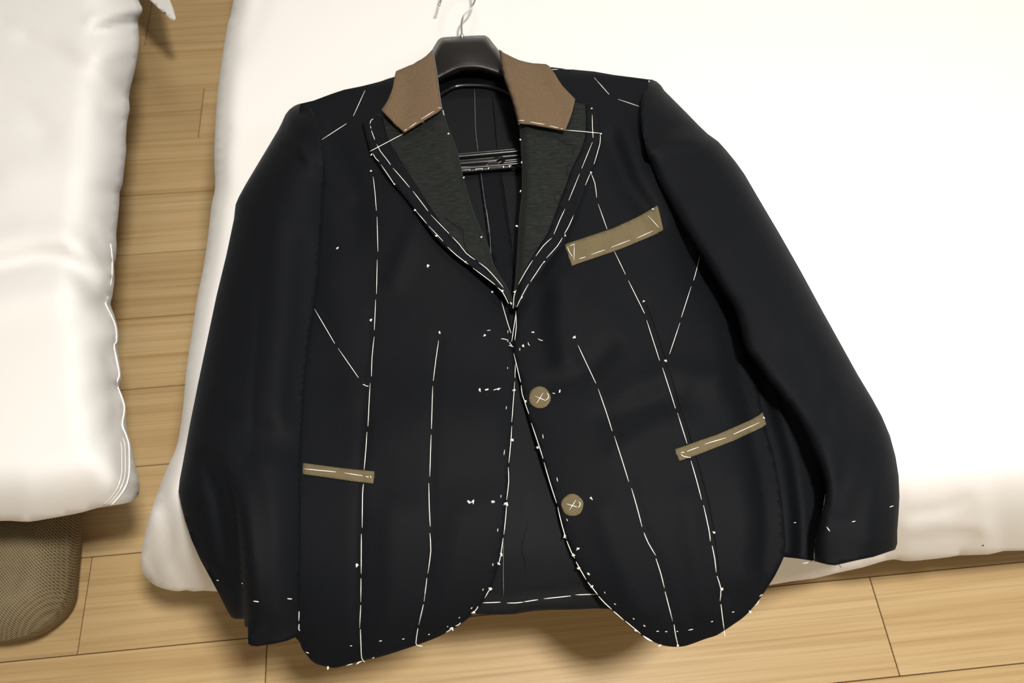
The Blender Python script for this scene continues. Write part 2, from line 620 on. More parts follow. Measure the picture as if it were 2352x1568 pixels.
duvet2 = sheet('duvet', E_out, h_duvet2, M_DUVET, None, step=15, thick=0, skirt=[(1, -0.006), (6, -0.013), (20, -0.018), (60, -0.018)])
tag(duvet2, 'rumpled white duvet of the left bed, with a piped edge', 'duvet', 'white duvets')
PIPE = smooth([(254, 560), (258, 600), (256, 640), (247, 682), (243, 698), (256, 725), (266, 752), (267, 785), (262, 795), (270, 835), (274, 862),
               (268, 880), (277, 905), (285, 930), (285, 950), (281, 975), (289, 998), (296, 1022), (297, 1060), (296, 1090), (288, 1118), (272, 1142), (255, 1160)], 3)
pp = np.array(PIPE)
tube('piping', W(pp[:, 0], pp[:, 1], BED + h_duvet2(pp[:, 0], pp[:, 1]) + 0.0002), 0.0012, M_PIPING, duvet2, 6)
for off, y0_ in ((9, 1000), (17, 1010)):
    q = np.array([(x - off, y) for x, y in PIPE if y > y0_])
    tube('seam_line', W(q[:, 0], q[:, 1], BED + h_duvet2(q[:, 0], q[:, 1]) - 0.0001), 0.0007, M_PIPING, duvet2, 5)

xl = W(500, 600, BED)[0]
bed(float(W(560, 300, BED)[0]) + 0.06, 1.75, float(W(1900, 1316, 0.0)[1]) + 0.07, 2.25, 'white bed under the duvet that carries the jacket')
bed(-1.6, float(W(262, 700, 0.0)[0]) - 0.16, float(W(100, 1200, 0.0)[1]) + 0.04, 2.25, 'white bed under the rumpled duvet along the left edge')

# corner of a bed sheet hanging down at the far end of the left bed
P_out = [(400, 47), (404, 42), (398, 20), (390, 0), (384, -30), (376, -70), (366, -160), (350, -260), (250, -260), (262, -140), (305, -45), (344, 0), (370, 24), (392, 44)]


def h_bed_sheet(px, py):
    return -0.218 + 0.012 * sstep(py, 0, -200) + 0.0025 * np.sin(px / 9.0 + 1.0) * sstep(py, 20, -60)


pil = sheet('bed_sheet', P_out, h_bed_sheet, M_DUVET, None, step=8, thick=0, edge=5, skirt=[(0.5, -0.003), (2, -0.006)])
tag(pil, 'pointed white sheet corner hanging over the gap at the top edge', 'sheet')

# woven floor cushion in front of the left bed
C_top = smooth([(168, 1120), (168, 1180), (165, 1230), (160, 1280), (156, 1320), (152, 1358), (140, 1388), (122, 1413), (98, 1435), (66, 1456), (30, 1467), (-10, 1473),
                (-70, 1474), (-150, 1462), (-200, 1420), (-215, 1350), (-190, 1280)], 3) + [(-190, 1120)]
CZ = 0.15


def h_cush(px, py):
    d = dist(px, py, C_top, True)
    return -0.05 * (1 - soft(d / 110)) + 0.008 * soft(d / 200)


cush = thing('floor_cushion', 'brown woven floor cushion with rounded corners, left of the jacket', 'cushion', tuple(W(0, 1300, 0)))
sheet('cushion_top', C_top, h_cush, M_WOVEN, cush, step=10, thick=0, zbase=CZ)
ring = np.array(resample(C_top, 8))
top = W(ring[:, 0], ring[:, 1], CZ + h_cush(ring[:, 0], ring[:, 1]))
c0 = top[:, :2].mean(0)
bm = bmesh.new()
off = origin_of(cush)
prof = [(1.0, None), (0.985, 0.082), (0.95, 0.066), (0.86, 0.035), (0.72, 0.012), (0.6, 0.0)]
rows = []
for s, z in prof:
    rows.append([bm.verts.new(Vector((c0[0] + (p[0] - c0[0]) * s, c0[1] + (p[1] - c0[1]) * s, p[2] if z is None else z)) - Vector(off)) for p in top])
for A, B in zip(rows[:-1], rows[1:]):
    for i in range(len(A)):
        j = (i + 1) % len(A)
        bm.faces.new((A[i], A[j], B[j], B[i]))
bm.faces.new(rows[-1])
bm_obj('cushion_side', bm, M_WOVEN, cush)

# ------------------------------------------------------------------ hanger
hang = thing('coat_hanger', 'black plastic coat hanger with a chrome hook inside the jacket', 'hanger', tuple(W(1070, 150, BED)))
ARC1 = [(1009, 192), (1020, 185), (1033, 179), (1045, 173), (1057, 169), (1074, 167), (1092, 167), (1108, 169), (1122, 173), (1135, 177), (1147, 182), (1160, 188)]
ARC2 = [(1000, 236), (1013, 224), (1026, 215), (1040, 207), (1053, 203), (1067, 201), (1091, 201), (1110, 202), (1130, 206), (1152, 214), (1170, 224), (1182, 236)]
HUMP = smooth([(985, 140), (993, 114), (1001, 100), (1006, 92), (1013, 87), (1024, 85), (1060, 83), (1108, 81), (1117, 83), (1124, 88), (1130, 96), (1146, 116), (1162, 140)], 3)
H_out = HUMP + [(1260, 180), (1400, 208), (1466, 226), (1466, 262), (1400, 262), (1280, 228), (1200, 200)] + smooth(ARC1, 3)[::-1] + \
    [(960, 215), (900, 240), (800, 285), (736, 300), (728, 272), (800, 242), (900, 196)]


def h_hang(px, py):
    d = dist(px, py, H_out, True)
    hump = gauss(px, py, 1074, 140, 110, 90)
    return 0.012 + (0.016 + 0.014 * hump) * qround(d / 17) + 0.004 * hump - 0.00006 * np.maximum(0, py - 120) * hump


sheet('hanger_body', H_out, h_hang, M_PLASTIC, hang, step=7, thick=0.004, edge=4)
R_out = [(1000, 172), (1020, 165), (1074, 161), (1130, 164), (1162, 175), (1190, 200), (1182, 236)] + smooth(ARC2, 3)[::-1]


def h_rear(px, py):
    return 0.0075 + 0.0035 * qround(dist(px, py, smooth(ARC2, 3)) / 7)


sheet('rear_shell', R_out, h_rear, M_GLOSS, hang, step=8, thick=0.0025, edge=4)
hk = smooth([(1061, 88), (1060, 60), (1061, 48), (1066, 36), (1075, 26), (1083, 17), (1089, 6), (1092, -8), (1091, -26), (1082, -46), (1066, -58), (1046, -58),
             (1029, -46), (1019, -26), (1015, -8), (1012, 4), (1009, 12)], 4)
hk = np.array(hk)
hz = BED + np.interp(np.arange(len(hk)), [0, len(hk) * 0.3, len(hk)], [0.024, 0.03, 0.034])
hpts = W(hk[:, 0], hk[:, 1], hz)
hook = tube('hook', hpts, 0.0016, M_METAL, hang, 10)
bm = bmesh.new()
bmesh.ops.create_uvsphere(bm, u_segments=12, v_segments=8, radius=0.0024, matrix=Matrix.Translation(Vector(hpts[-1] - origin_of(hang))))
bm_obj('hook_tip', bm, M_METAL, hook)
bm = bmesh.new()
bmesh.ops.create_cone(bm, cap_ends=True, segments=16, radius1=0.004, radius2=0.0032, depth=0.006,
                      matrix=Matrix.Translation(Vector(W(1061, 84, BED + 0.024) - origin_of(hang))) @ Matrix.Rotation(-1.57, 4, 'X'))
bm_obj('hook_collar', bm, M_METAL, hang)
# trouser bar with its ribs
def bar_line(f, z, xa_, xb_):
    xs_ = np.linspace(xa_, xb_, 14)
    ys_ = (354 + f) - (xs_ - 1055) * 12.7 / 140
    return W(xs_, ys_, np.full_like(xs_, BED + z))


B_out = [(960, 362), (1280, 333), (1280, 374), (960, 403)]
sheet('trouser_bar', B_out, lambda px, py: 0.015 + 0 * px, M_GLOSS, hang, step=14, thick=0.006)
bar = [c for c in hang.children if c.name.startswith('trouser_bar')][0]
for f, z, r, x0_, x1_ in ((5.5, 0.0175, 0.0019, 960, 1280), (0, 0.0165, 0.0007, 960, 1280), (15.5, 0.0156, 0.0006, 960, 1146), (34, 0.0158, 0.0015, 960, 1280),
                          (24.5, 0.0156, 0.0013, 1152, 1280), (29, 0.0156, 0.0012, 1148, 1280)):
    tube('rib', bar_line(f, z, x0_, x1_), r, M_GLOSS, bar, 8)
st = np.array([(960, 384.5), (1058, 375.8), (1100, 372.2), (1137, 369.2), (1142, 368.2), (1151, 360.5), (1156, 359.6), (1194, 356.3), (1280, 348.6)])
tube('rail', W(st[:, 0], st[:, 1], np.full(len(st), BED + 0.0175)), 0.0013, M_GLOSS, bar, 8)
for pts in ([(960, 376), (880, 340), (812, 290)], [(1280, 356), (1340, 320), (1400, 240)]):
    q = np.array(pts, float)
    tube('side_strut', W(q[:, 0], q[:, 1], np.full(3, BED + 0.016)), 0.005, M_GLOSS, hang, 8)

# ------------------------------------------------------------------ jacket
jac = thing('jacket', 'black basted jacket with white stitches laid on the white duvet', 'jacket', tuple(W(1180, 800, BED)))


def droop(py):
    s = np.clip((py - 1130) / 400, 0, 1)
    return -0.075 * s ** 1.7


LEDGE = smooth([(1160, 690), (1172, 735), (1180, 790), (1184, 830), (1183, 890), (1179, 970), (1172, 1050), (1168, 1090), (1164, 1150), (1160, 1200), (1152, 1265),
                (1142, 1310), (1126, 1355), (1105, 1390), (1088, 1408), (1060, 1432), (1030, 1450), (1000, 1465), (960, 1480), (915, 1495), (870, 1509), (830, 1517), (800, 1526),
                (772, 1533), (752, 1531), (722, 1522), (703, 1502), (693, 1488), (688, 1474), (676, 1462)], 3)
ROLL_L = smooth([(1016, 250), (1020, 262), (1030, 292), (1050, 343), (1064, 405), (1080, 460), (1098, 510), (1114, 545), (1126, 575), (1134, 605), (1148, 632), (1160, 650), (1172, 672), (1179, 690)], 3)
REDGE = smooth([(1190, 690), (1184, 730), (1180, 790), (1181, 815), (1188, 850), (1198, 890), (1205, 925), (1222, 985), (1236, 1030), (1250, 1075), (1266, 1120), (1281, 1164),
                (1291, 1205), (1303, 1243), (1320, 1282), (1345, 1330), (1364, 1357), (1381, 1378), (1406, 1402), (1432, 1425), (1458, 1446), (1475, 1460), (1500, 1473), (1520, 1481), (1545, 1485),
                (1570, 1484), (1590, 1478), (1620, 1467), (1645, 1459), (1668, 1445), (1690, 1430), (1708, 1417), (1725, 1400), (1745, 1375), (1762, 1350), (1778, 1325), (1790, 1302), (1800, 1280)], 3)
ROLL_R = smooth([(1190, 282), (1193, 300), (1196, 345), (1198, 390), (1198, 440), (1192, 500), (1189, 550), (1186, 600), (1183, 640), (1180, 668), (1180, 690)], 3)
SIDE_R = smooth([(1800, 1280), (1804, 1250), (1801, 1200), (1796, 1150), (1788, 1100), (1776, 1040), (1760, 985), (1748, 930), (1738, 878), (1722, 820), (1700, 740), (1660, 640), (1600, 500), (1540, 380), (1500, 330), (1486, 260), (1490, 184)], 3)
SHOULDER_L = [(690, 238), (720, 231), (760, 216), (790, 206), (830, 198), (870, 188), (906, 176), (940, 160), (985, 150)]
SHOULDER_R = [(1150, 150), (1200, 155), (1266, 154), (1300, 158), (1365, 164), (1410, 172), (1450, 177), (1496, 183)]

# back of the jacket with its lining side up
B_panel = [(720, 240)] + [(905, 182), (985, 176), (1073, 178), (1165, 180), (1280, 168), (1480, 190)] + \
    [(1560, 420), (1660, 700), (1720, 900), (1765, 1100), (1760, 1250), (1660, 1330), (1500, 1385), (1435, 1400), (1400, 1398), (1366, 1397), (1330, 1399), (1300, 1400), (1270, 1400), (1228, 1402),
     (1210, 1405), (1180, 1410), (1150, 1411), (1090, 1410), (1050, 1414), (900, 1420), (780, 1420), (720, 1380), (690, 1250), (700, 900), (720, 500)]
back_folds = [([(1156, 1230), (1157, 1300), (1157, 1398)], 5, -0.0012), ([(1205, 1110), (1208, 1170), (1199, 1220), (1206, 1280)], 6, 0.001),
              ([(1100, 1370), (1180, 1372), (1260, 1362), (1350, 1350)], 7, -0.003), ([(1090, 1386), (1250, 1384), (1400, 1370)], 14, 0.002)]


def h_back(px, py):
    return 0.004 + droop(py) - 0.012 * sstep(py, 1250, 1420) + ridges(px, py, back_folds)


back = sheet('back_panel', B_panel, h_back, M_LINING, jac, step=15, thick=0.0012)


def stitch(parent, hf, pts, r=0.00047, mat=None, name='basting_stitch', lift=0.0006):
    q = np.array(resample(pts, 26, False)) if len(pts) == 2 else np.array(pts, float)
    if len(q) > 2 and len(pts) > 2:
        q = np.array(smooth(pts, 2))
    if len(q) < 3:
        q = np.array(resample(pts, math.dist(pts[0], pts[-1]) / 2.01, False))
    z = BED + hf(q[:, 0], q[:, 1]) + lift
    z[0] -= r * 1.2; z[-1] -= r * 1.2
    rr = [r] * len(q)
    rr[0] = rr[-1] = r * 0.6
    return tube(name, W(q[:, 0], q[:, 1], z), rr, mat or M_THREAD, parent, 5)


def tack(parent, hf, p, size=1.0):
    """tailor's tack: a tuft of cut thread ends"""
    z = BED + float(hf(np.array([p[0]]), np.array([p[1]]))[0]) + 0.0008
    c = Vector(W(p[0], p[1], z) - origin_of(parent))
    b = bmesh.new()
    for _ in range(3):
        a = random.uniform(0, math.pi); L = random.uniform(0.0012, 0.0025) * size
        d = Vector((math.cos(a), math.sin(a), random.uniform(-0.1, 0.5))) * L
        j = Vector((random.uniform(-1, 1), random.uniform(-1, 1), 0)) * 0.0007 * size
        tube_bm(b, [c + j - d, c + j + Vector((0, 0, 0.0004)), c + j + d], 0.00085 * size, 4)
    return bm_obj('thread_tack', b, M_THREAD, parent)


def crop(ox, oy, s):
    return lambda *pts: [(ox + x / s, oy + y / s) for x, y in pts]


cA = crop(700, 0, 2.94); cB = crop(400, 150, 2.09); cC = crop(380, 850, 2.24); cD = crop(1250, 130, 2.34); cE = crop(1250, 700, 2.529)
cF = crop(900, 800, 3.137); cG = crop(800, 480, 3.336); cH = crop(800, 1100, 3.35); cI = crop(1400, 1000, 2.4706); cM = crop(560, 1380, 2.063)

# seam strip and threads inside the back
VENT = [(1098, 388), (1150, 392), (1158, 430), (1166, 490), (1176, 560), (1182, 620), (1184, 690), (1160, 690), (1140, 640), (1126, 580), (1114, 500)]
h_vent = lambda px, py: h_back(px, py) + 0.003
sheet('seam_allowance', VENT, h_vent, M_WOOL, jac, step=12, thick=0.001)
for pts in (cA((1146, 600), (1148, 680), (1150, 740), (1153, 870), (1162, 960), (1170, 1022)), cA((1188, 1155), (1200, 1250), (1212, 1340), (1230, 1450), (1245, 1568)),
            cG((1060, 0), (1070, 80), (1080, 150), (1090, 280), (1097, 410)), cH((1193, 480), (1192, 600), (1192, 760), (1193, 905))):
    stitch(back, (lambda px, py: h_back(px, py) + 0.0034), pts, 0.00028, M_GREYTHREAD, 'machine_stitch', 0.0003)
for pts in (cH((1028, 952), (1100, 949), (1172, 946)), cH((1220, 953), (1290, 952), (1345, 945)), cH((1350, 944), (1400, 936), (1460, 927)),
            cH((1503, 920), (1600, 910), (1712, 898)), cH((1747, 890), (1830, 887), (1915, 885))):
    stitch(back, h_back, pts)
FRAY = [cA((1325, 1170), (1335, 1230), (1333, 1300), (1350, 1400), (1362, 1480), (1375, 1568)), cA((1270, 650), (1285, 800), (1300, 1000))]
for pts in FRAY:
    stitch(back, (lambda px, py: h_back(px, py) + 0.0042), pts, 0.0005, M_SEAM, 'frayed_edge', 0.0002)
stitch(back, h_back, cH((1375, 300), (1370, 390), (1345, 470), (1338, 560), (1360, 640), (1365, 720)), 0.00035, M_SEAM, 'fold_edge', 0.0003)


# front panels -------------------------------------------------------------------------------
SEAM_L = smooth([(853, 720), (850, 800), (842, 870), (836, 960), (830, 1040), (824, 1150), (822, 1290), (820, 1400), (826, 1510)], 2)
SEAM_R = smooth([(1483, 695), (1500, 735), (1525, 810), (1550, 890), (1580, 985), (1600, 1050), (1625, 1140), (1640, 1215), (1650, 1290), (1660, 1370), (1667, 1442)], 2)
L_folds = [([(1010, 770), (995, 900), (988, 1050), (988, 1220), (975, 1350)], 11, -0.0016), (SEAM_L[::3], 12, -0.002),
           ([(800, 560), (900, 540), (1000, 580)], 90, 0.005), ([(905, 640), (940, 560), (960, 510)], 26, 0.004),
           ([(820, 830), (950, 820), (1100, 850)], 60, -0.003), ([(890, 1000), (960, 960), (1110, 960)], 70, 0.004),
           ([(760, 640), (800, 760), (810, 900)], 40, 0.003), ([(880, 1100), (1000, 1120), (1120, 1100)], 50, -0.003),
           ([(900, 1200), (900, 1350), (880, 1480)], 40, 0.004), ([(1060, 1200), (1040, 1320), (1010, 1420)], 34, 0.003),
           ([(760, 330), (800, 420), (820, 520)], 40, -0.004), ([(700, 330), (745, 395), (800, 450)], 16, 0.003)]


def h_left(px, py):
    e = dist(px, py, LEDGE)
    h = 0.017 + 0.026 * sstep(py, 640, 250) + 0.010 * gauss(px, py, 930, 540, 190, 190) + 0.006 * gauss(px, py, 960, 980, 220, 200)
    h = h - 0.007 * np.exp(-e / 38)
    h = h - 0.010 * sstep(py, 205, 165)
    return h + droop(py) + ridges(px, py, L_folds)


FL = SHOULDER_L[:-1] + [(958, 190), (980, 235)] + ROLL_L[3:-4] + [(1172, 690)] + LEDGE[2:] + [(650, 1440), (650, 1200), (655, 900), (680, 600), (690, 400), (680, 300)]
front_l = sheet('front_panel', FL, h_left, M_WOOL, jac, step=12, thick=0, skirt=[(0.4, -0.0014), (2.5, -0.002)])

R_folds = [([(1325, 790), (1375, 885), (1412, 990), (1450, 1110), (1478, 1215), (1520, 1320), (1556, 1470)], 11, -0.0016), (SEAM_R[::3], 12, -0.0022),
           ([(1499, 736), (1540, 860), (1590, 1020), (1640, 1200), (1655, 1350)], 14, 0.0022),
           ([(1440, 900), (1540, 850), (1640, 870)], 30, 0.004), ([(1380, 960), (1470, 930), (1560, 905)], 24, -0.003), ([(1420, 1030), (1500, 985), (1570, 960)], 30, 0.004),
           ([(1240, 690), (1232, 760), (1248, 820)], 34, -0.0045), ([(1290, 640), (1290, 740), (1300, 820)], 34, 0.005),
           ([(1260, 880), (1330, 860), (1400, 800)], 26, -0.004), ([(1360, 700), (1420, 760), (1440, 850)], 40, 0.003),
           ([(1640, 680), (1650, 760), (1660, 850)], 30, 0.006), ([(1620, 880), (1680, 920), (1720, 960)], 40, 0.004),
           ([(1400, 330), (1440, 420), (1500, 500)], 26, -0.006), ([(1440, 300), (1470, 400), (1530, 500)], 22, 0.005),
           ([(1390, 1180), (1420, 1280), (1470, 1400)], 36, 0.004), ([(1700, 1100), (1720, 1200), (1710, 1320)], 40, 0.004),
           ([(1580, 1150), (1600, 1270), (1620, 1400)], 30, 0.003)]


def h_right(px, py):
    e = dist(px, py, REDGE); s = dist(px, py, SIDE_R)
    h = 0.018 + 0.026 * sstep(py, 620, 240) + 0.012 * gauss(px, py, 1400, 600, 190, 190) + 0.008 * gauss(px, py, 1480, 1000, 220, 200)
    h = h - 0.006 * np.exp(-e / 38) - 0.024 * np.exp(-(s / 55) ** 2) * sstep(py, 380, 620)
    h = h - 0.010 * sstep(py, 185, 150)
    return np.maximum(h + ridges(px, py, R_folds), 0.0065) + droop(py)


FR = [(1500, 184)] + SHOULDER_R[::-1][:-1] + [(1190, 200), (1196, 250)] + ROLL_R[:-2] + [(1182, 690)] + REDGE + SIDE_R[1:]
front_r = sheet('front_panel', FR, h_right, M_WOOL, jac, step=12, thick=0, skirt=[(0.4, -0.0014), (2.5, -0.002)])

# sleeves -------------------------------------------------------------------------------------
SL_out = [(688, 238), (676, 243), (664, 252), (655, 264), (648, 280), (639, 298), (620, 330), (590, 380), (565, 422), (548, 453), (541, 470), (538, 500), (520, 585), (497, 680), (476, 780), (455, 880),
          (436, 975), (421, 1058), (413, 1100), (410, 1128), (416, 1160), (425, 1195), (440, 1240), (460, 1285), (482, 1325), (505, 1368), (522, 1402), (531, 1417), (540, 1421)]
SL_cuff = [(540, 1421), (561, 1421), (562, 1437), (569, 1441), (570, 1478), (577, 1483), (590, 1484), (610, 1481), (635, 1477), (660, 1471), (676, 1464), (688, 1450)]
SL_in = [(688, 1450), (689, 1380), (690, 1250), (691, 1080), (694, 1000), (700, 880), (710, 780), (722, 710), (732, 620), (739, 520), (744, 430), (747, 399)]
SL_arm = [(747, 399), (744, 360), (739, 322), (733, 290), (724, 262), (710, 244), (700, 238)]
FOLD = smooth([(488, 1012), (505, 1045), (522, 1082), (537, 1120), (547, 1165), (553, 1215), (558, 1270), (562, 1340), (564, 1400), (565, 1445)], 2)
SLs = smooth(SL_out, 2)
SL_folds = [([(655, 262), (620, 480), (595, 700), (582, 900), (578, 1040)], 5, -0.0011),
            ([(690, 345), (720, 385), (746, 400)], 14, 0.005), ([(660, 340), (700, 372), (745, 395)], 12, -0.003), ([(640, 520), (640, 700), (620, 900)], 40, 0.004),
            ([(700, 560), (690, 760), (670, 950)], 26, -0.003), ([(470, 1050), (500, 1150), (520, 1280)], 18, -0.004), ([(600, 1080), (620, 1200), (620, 1400)], 40, 0.004),
            ([(520, 960), (600, 990), (680, 1030)], 40, -0.004), ([(480, 900), (560, 940), (640, 960)], 36, 0.003)]


def h_sl(px, py):
    do = dist(px, py, SLs); di = dist(px, py, SL_in)
    h = 0.006 + 0.036 * qround(do / 120) + 0.0 * di
    inner = np.exp(-(di / 40) ** 2)
    h = h * (1 - inner * 0.25) - 0.004 * (1 - soft(di / 26))
    h = h + 0.020 * sstep(py, 640, 250) * qround(do / 60)
    # under-sleeve tucked behind the fold
    df = dist(px, py, FOLD)
    P = np.array(FOLD)
    xf = np.interp(py, P[:, 1], P[:, 0])
    side = np.where(px < xf, -1.0, 1.0)
    sd = df * side
    grow = sstep(py, 1000, 1250)
    h = h - grow * 0.017 * (1 - sstep(sd, -9, 3)) + grow * 0.006 * np.exp(-((sd - 22) / 22) ** 2)
    return h + droop(py) * 0.9 + ridges(px, py, SL_folds) + 0.003


sl_l = sheet('sleeve', SL_out[:-1] + SL_cuff[:-1] + SL_in[:-1] + SL_arm, lambda px, py: np.maximum(h_sl(px, py), 0.004 + droop(py)), M_WOOL, jac, step=10, thick=0, skirt=[(0.4, -0.0014), (2.5, -0.002)])
h_sleeve_l = lambda px, py: np.maximum(h_sl(px, py), 0.004 + droop(py))

SR_top = [(1496, 182), (1508, 187), (1518, 196), (1526, 208), (1545, 227), (1575, 257), (1605, 288), (1625, 307), (1650, 325), (1668, 345), (1690, 372), (1710, 400), (1745, 460), (1790, 536), (1840, 624),
          (1890, 716), (1930, 788), (1970, 860), (2003, 915), (2025, 955), (2044, 1000), (2057, 1048), (2064, 1092), (2066, 1140), (2064, 1180), (2061, 1220), (2061, 1248), (2056, 1262)]
SR_cuff = [(2056, 1262), (2035, 1269), (2005, 1279), (1970, 1286), (1940, 1293), (1918, 1298), (1900, 1296), (1872, 1289)]
SR_in = [(1872, 1289), (1870, 1265), (1874, 1235), (1882, 1200), (1893, 1160), (1897, 1135), (1894, 1105), (1882, 1068), (1866, 1034), (1838, 972), (1804, 922), (1768, 878), (1735, 832), (1712, 800),
         (1702, 760), (1692, 725), (1680, 697), (1658, 666), (1636, 628), (1613, 590), (1588, 550), (1564, 512), (1545, 478), (1528, 448), (1508, 410), (1492, 372)]
SR_arm = [(1492, 372), (1482, 335), (1475, 300), (1472, 268), (1473, 236), (1477, 214), (1484, 195)]
SRs = smooth(SR_top, 2); SRi = smooth(SR_in, 2)
SR_folds = [([(1500, 345), (1540, 330), (1600, 330)], 18, 0.005), ([(1492, 310), (1530, 290), (1580, 290)], 16, -0.003), ([(1625, 307), (1690, 420), (1780, 580), (1900, 800)], 34, 0.004),
            ([(1990, 980), (1950, 1050), (1930, 1160)], 36, -0.006), ([(1930, 900), (1900, 980), (1915, 1080)], 34, 0.004), ([(2040, 1040), (2010, 1120), (2000, 1240)], 30, 0.004),
            ([(1600, 470), (1700, 600), (1800, 760)], 40, 0.004), ([(1820, 790), (1860, 880), (1900, 960)], 26, -0.003)]


def h_sr(px, py):
    do = dist(px, py, SRs); di = dist(px, py, SRi)
    h = 0.006 + 0.043 * qround(do / 120) - 0.014 * (1 - qround(di / 30)) + 0.004 * sstep(py, 450, 900)
    h = h + 0.014 * sstep(py, 520, 240) * qround(do / 50)
    return np.maximum(h + droop(py) * 0.7 + ridges(px, py, SR_folds) - 0.016 * sstep(py, 1180, 1290) * np.exp(-di / 60), 0.003 + droop(py) * 0.7)


sl_r = sheet('sleeve', SR_top[:-1] + SR_cuff[:-1] + SRi[:-1] + SR_arm, h_sr, M_WOOL, jac, step=10, thick=0, skirt=[(0.4, -0.0014), (2.5, -0.002)])
UN = [(1700, 770), (1716, 830), (1732, 900), (1754, 1000), (1776, 1100), (1788, 1200), (1793, 1276), (1802, 1279), (1830, 1282), (1850, 1285), (1872, 1289), (1908, 1294), (1960, 1150), (1920, 1020),
      (1840, 880), (1760, 780)]


def h_un(px, py):
    d = dist(px, py, SRi)
    return 0.0022 + droop(py) * 0.7 + (droop(py) * 0.3) * (1 - sstep(dist(px, py, SIDE_R), 0, 60)) + 0.012 * sstep(dist(px, py, SIDE_R), 4, 46) * np.exp(-((dist(px, py, [(1775, 900), (1830, 1060), (1840, 1180), (1830, 1290)]) / 40) ** 2)) \
        + 0.0


under_r = sheet('under_sleeve', UN, h_un, M_WOOL, sl_r, step=11, thick=0, skirt=[(0.4, -0.0014), (2.5, -0.002)])

# lapels --------------------------------------------------------------------------------------
LL_out_edge = smooth([(832, 282), (838, 305), (846, 335), (853, 352), (866, 372), (886, 402), (905, 424), (930, 452), (955, 484), (978, 515), (1000, 543), (1025, 568), (1050, 590), (1080, 610), (1110, 632),
                      (1136, 654), (1152, 672), (1166, 694)], 2)
LL = [(1016, 250), (928, 303), (908, 284), (880, 262), (866, 262), (850, 270)] + LL_out_edge + [(1178, 700), (1179, 690)] + ROLL_L[::-1][1:-1]


def h_ll(px, py):
    r = dist(px, py, ROLL_L); e = dist(px, py, LL_out_edge)
    return h_left(px, py) + 0.004 + 0.008 * np.exp(-(r / 60) ** 2) - 0.010 * (1 - soft(r / 22)) + 0.006 * np.exp(-e / 60) * sstep(py, 420, 560) \
        + 0.004 * gauss(px, py, 960, 380, 70, 60)


lap_l = sheet('lapel', LL, h_ll, M_CANVAS, jac, step=9, thick=0, skirt=[(0.4, -0.0014), (2.5, -0.002)])
IN_L = smooth([(880, 270), (886, 300), (897, 330), (912, 352), (926, 380), (944, 405), (966, 440), (985, 470), (1000, 492), (1018, 520), (1040, 548), (1062, 568), (1090, 592), (1118, 620), (1142, 648), (1160, 672), (1170, 692)], 2)
SLst = LL_out_edge + IN_L[::-1] + [(866, 262), (850, 270)]
h_ls = lambda px, py: h_ll(px, py) + 0.0012
strip_l = sheet('edge_strip', SLst, h_ls, M_WOOL, lap_l, step=8, thick=0.001)

RL_out_edge = smooth([(1372, 240), (1376, 262), (1378, 285), (1381, 306), (1379, 330), (1374, 355), (1364, 380), (1356, 398), (1348, 420), (1338, 448), (1329, 472), (1318, 500), (1304, 535), (1294, 558), (1278, 578),
                      (1258, 602), (1240, 628), (1222, 652), (1206, 680), (1190, 706)], 2)
RL = [(1190, 282), (1298, 299), (1308, 270), (1318, 235), (1335, 238), (1355, 236)] + RL_out_edge + [(1180, 706), (1180, 690)] + ROLL_R[::-1][1:-1]


def h_rl(px, py):
    r = dist(px, py, ROLL_R); e = dist(px, py, RL_out_edge)
    return h_right(px, py) + 0.005 + 0.008 * np.exp(-(r / 60) ** 2) - 0.010 * (1 - soft(r / 22)) + 0.005 * np.exp(-e / 60) * sstep(py, 380, 520)


lap_r = sheet('lapel', RL, h_rl, M_CANVAS, jac, step=9, thick=0, skirt=[(0.4, -0.0014), (2.5, -0.002)])
IN_R = smooth([(1344, 238), (1346, 262), (1346, 300), (1342, 322), (1334, 345), (1322, 370), (1310, 396), (1300, 425), (1290, 450), (1280, 478), (1270, 505), (1258, 535), (1244, 556), (1228, 580), (1214, 605), (1198, 636), (1188, 664), (1183, 692)], 2)
SRst = [(1355, 236)] + RL_out_edge + IN_R[::-1]
h_rs = lambda px, py: h_rl(px, py) + 0.0012
strip_r = sheet('edge_strip', SRst, h_rs, M_WOOL, lap_r, step=8, thick=0.001)

# collar ---------------------------------------------------------------------------------------
CLI = smooth([(993, 114), (996, 124), (999, 136), (1004, 165), (1008, 194), (1012, 224), (1016, 250)], 2)
CRI = smooth([(1146, 114), (1149, 132), (1152, 153), (1159, 184), (1169, 211), (1180, 245), (1189, 282)], 2)
CO_L = [(928, 303), (902, 278), (876, 252), (884, 241), (890, 231), (896, 218), (901, 204), (904, 190), (906, 177), (908, 168), (910, 163), (922, 158), (938, 151), (949, 147), (958, 141), (969, 135), (979, 128), (988, 119)] + CLI
CO_R = CRI[:1] + [(1157, 121), (1169, 127), (1181, 133), (1193, 138), (1208, 142), (1224, 145), (1240, 146), (1254, 147), (1261, 151), (1265, 156), (1270, 163), (1275, 170), (1283, 184), (1292, 197), (1306, 212), (1321, 227), (1315, 252),
                  (1307, 276), (1298, 299), (1260, 292), (1220, 285)] + CRI[::-1][:-1]


def h_col(px, py):
    left = px < 1073
    leaf = np.where(left, h_left(px, np.maximum(py, 205)), h_right(px, np.maximum(py, 190))) + 0.017
    din = np.minimum(dist(px, py, CLI), dist(px, py, CRI))
    leaf = leaf + 0.004 * np.exp(-(din / 45) ** 2) - 0.006 * (1 - qround(din / 10)) - 0.00012 * np.maximum(0, 175 - py)
    return leaf + ridges(px, py, [([(1230, 150), (1250, 210), (1290, 260)], 22, -0.004), ([(1200, 150), (1220, 220), (1240, 285)], 24, 0.003), ([(925, 165), (935, 220), (920, 280)], 24, -0.003)])


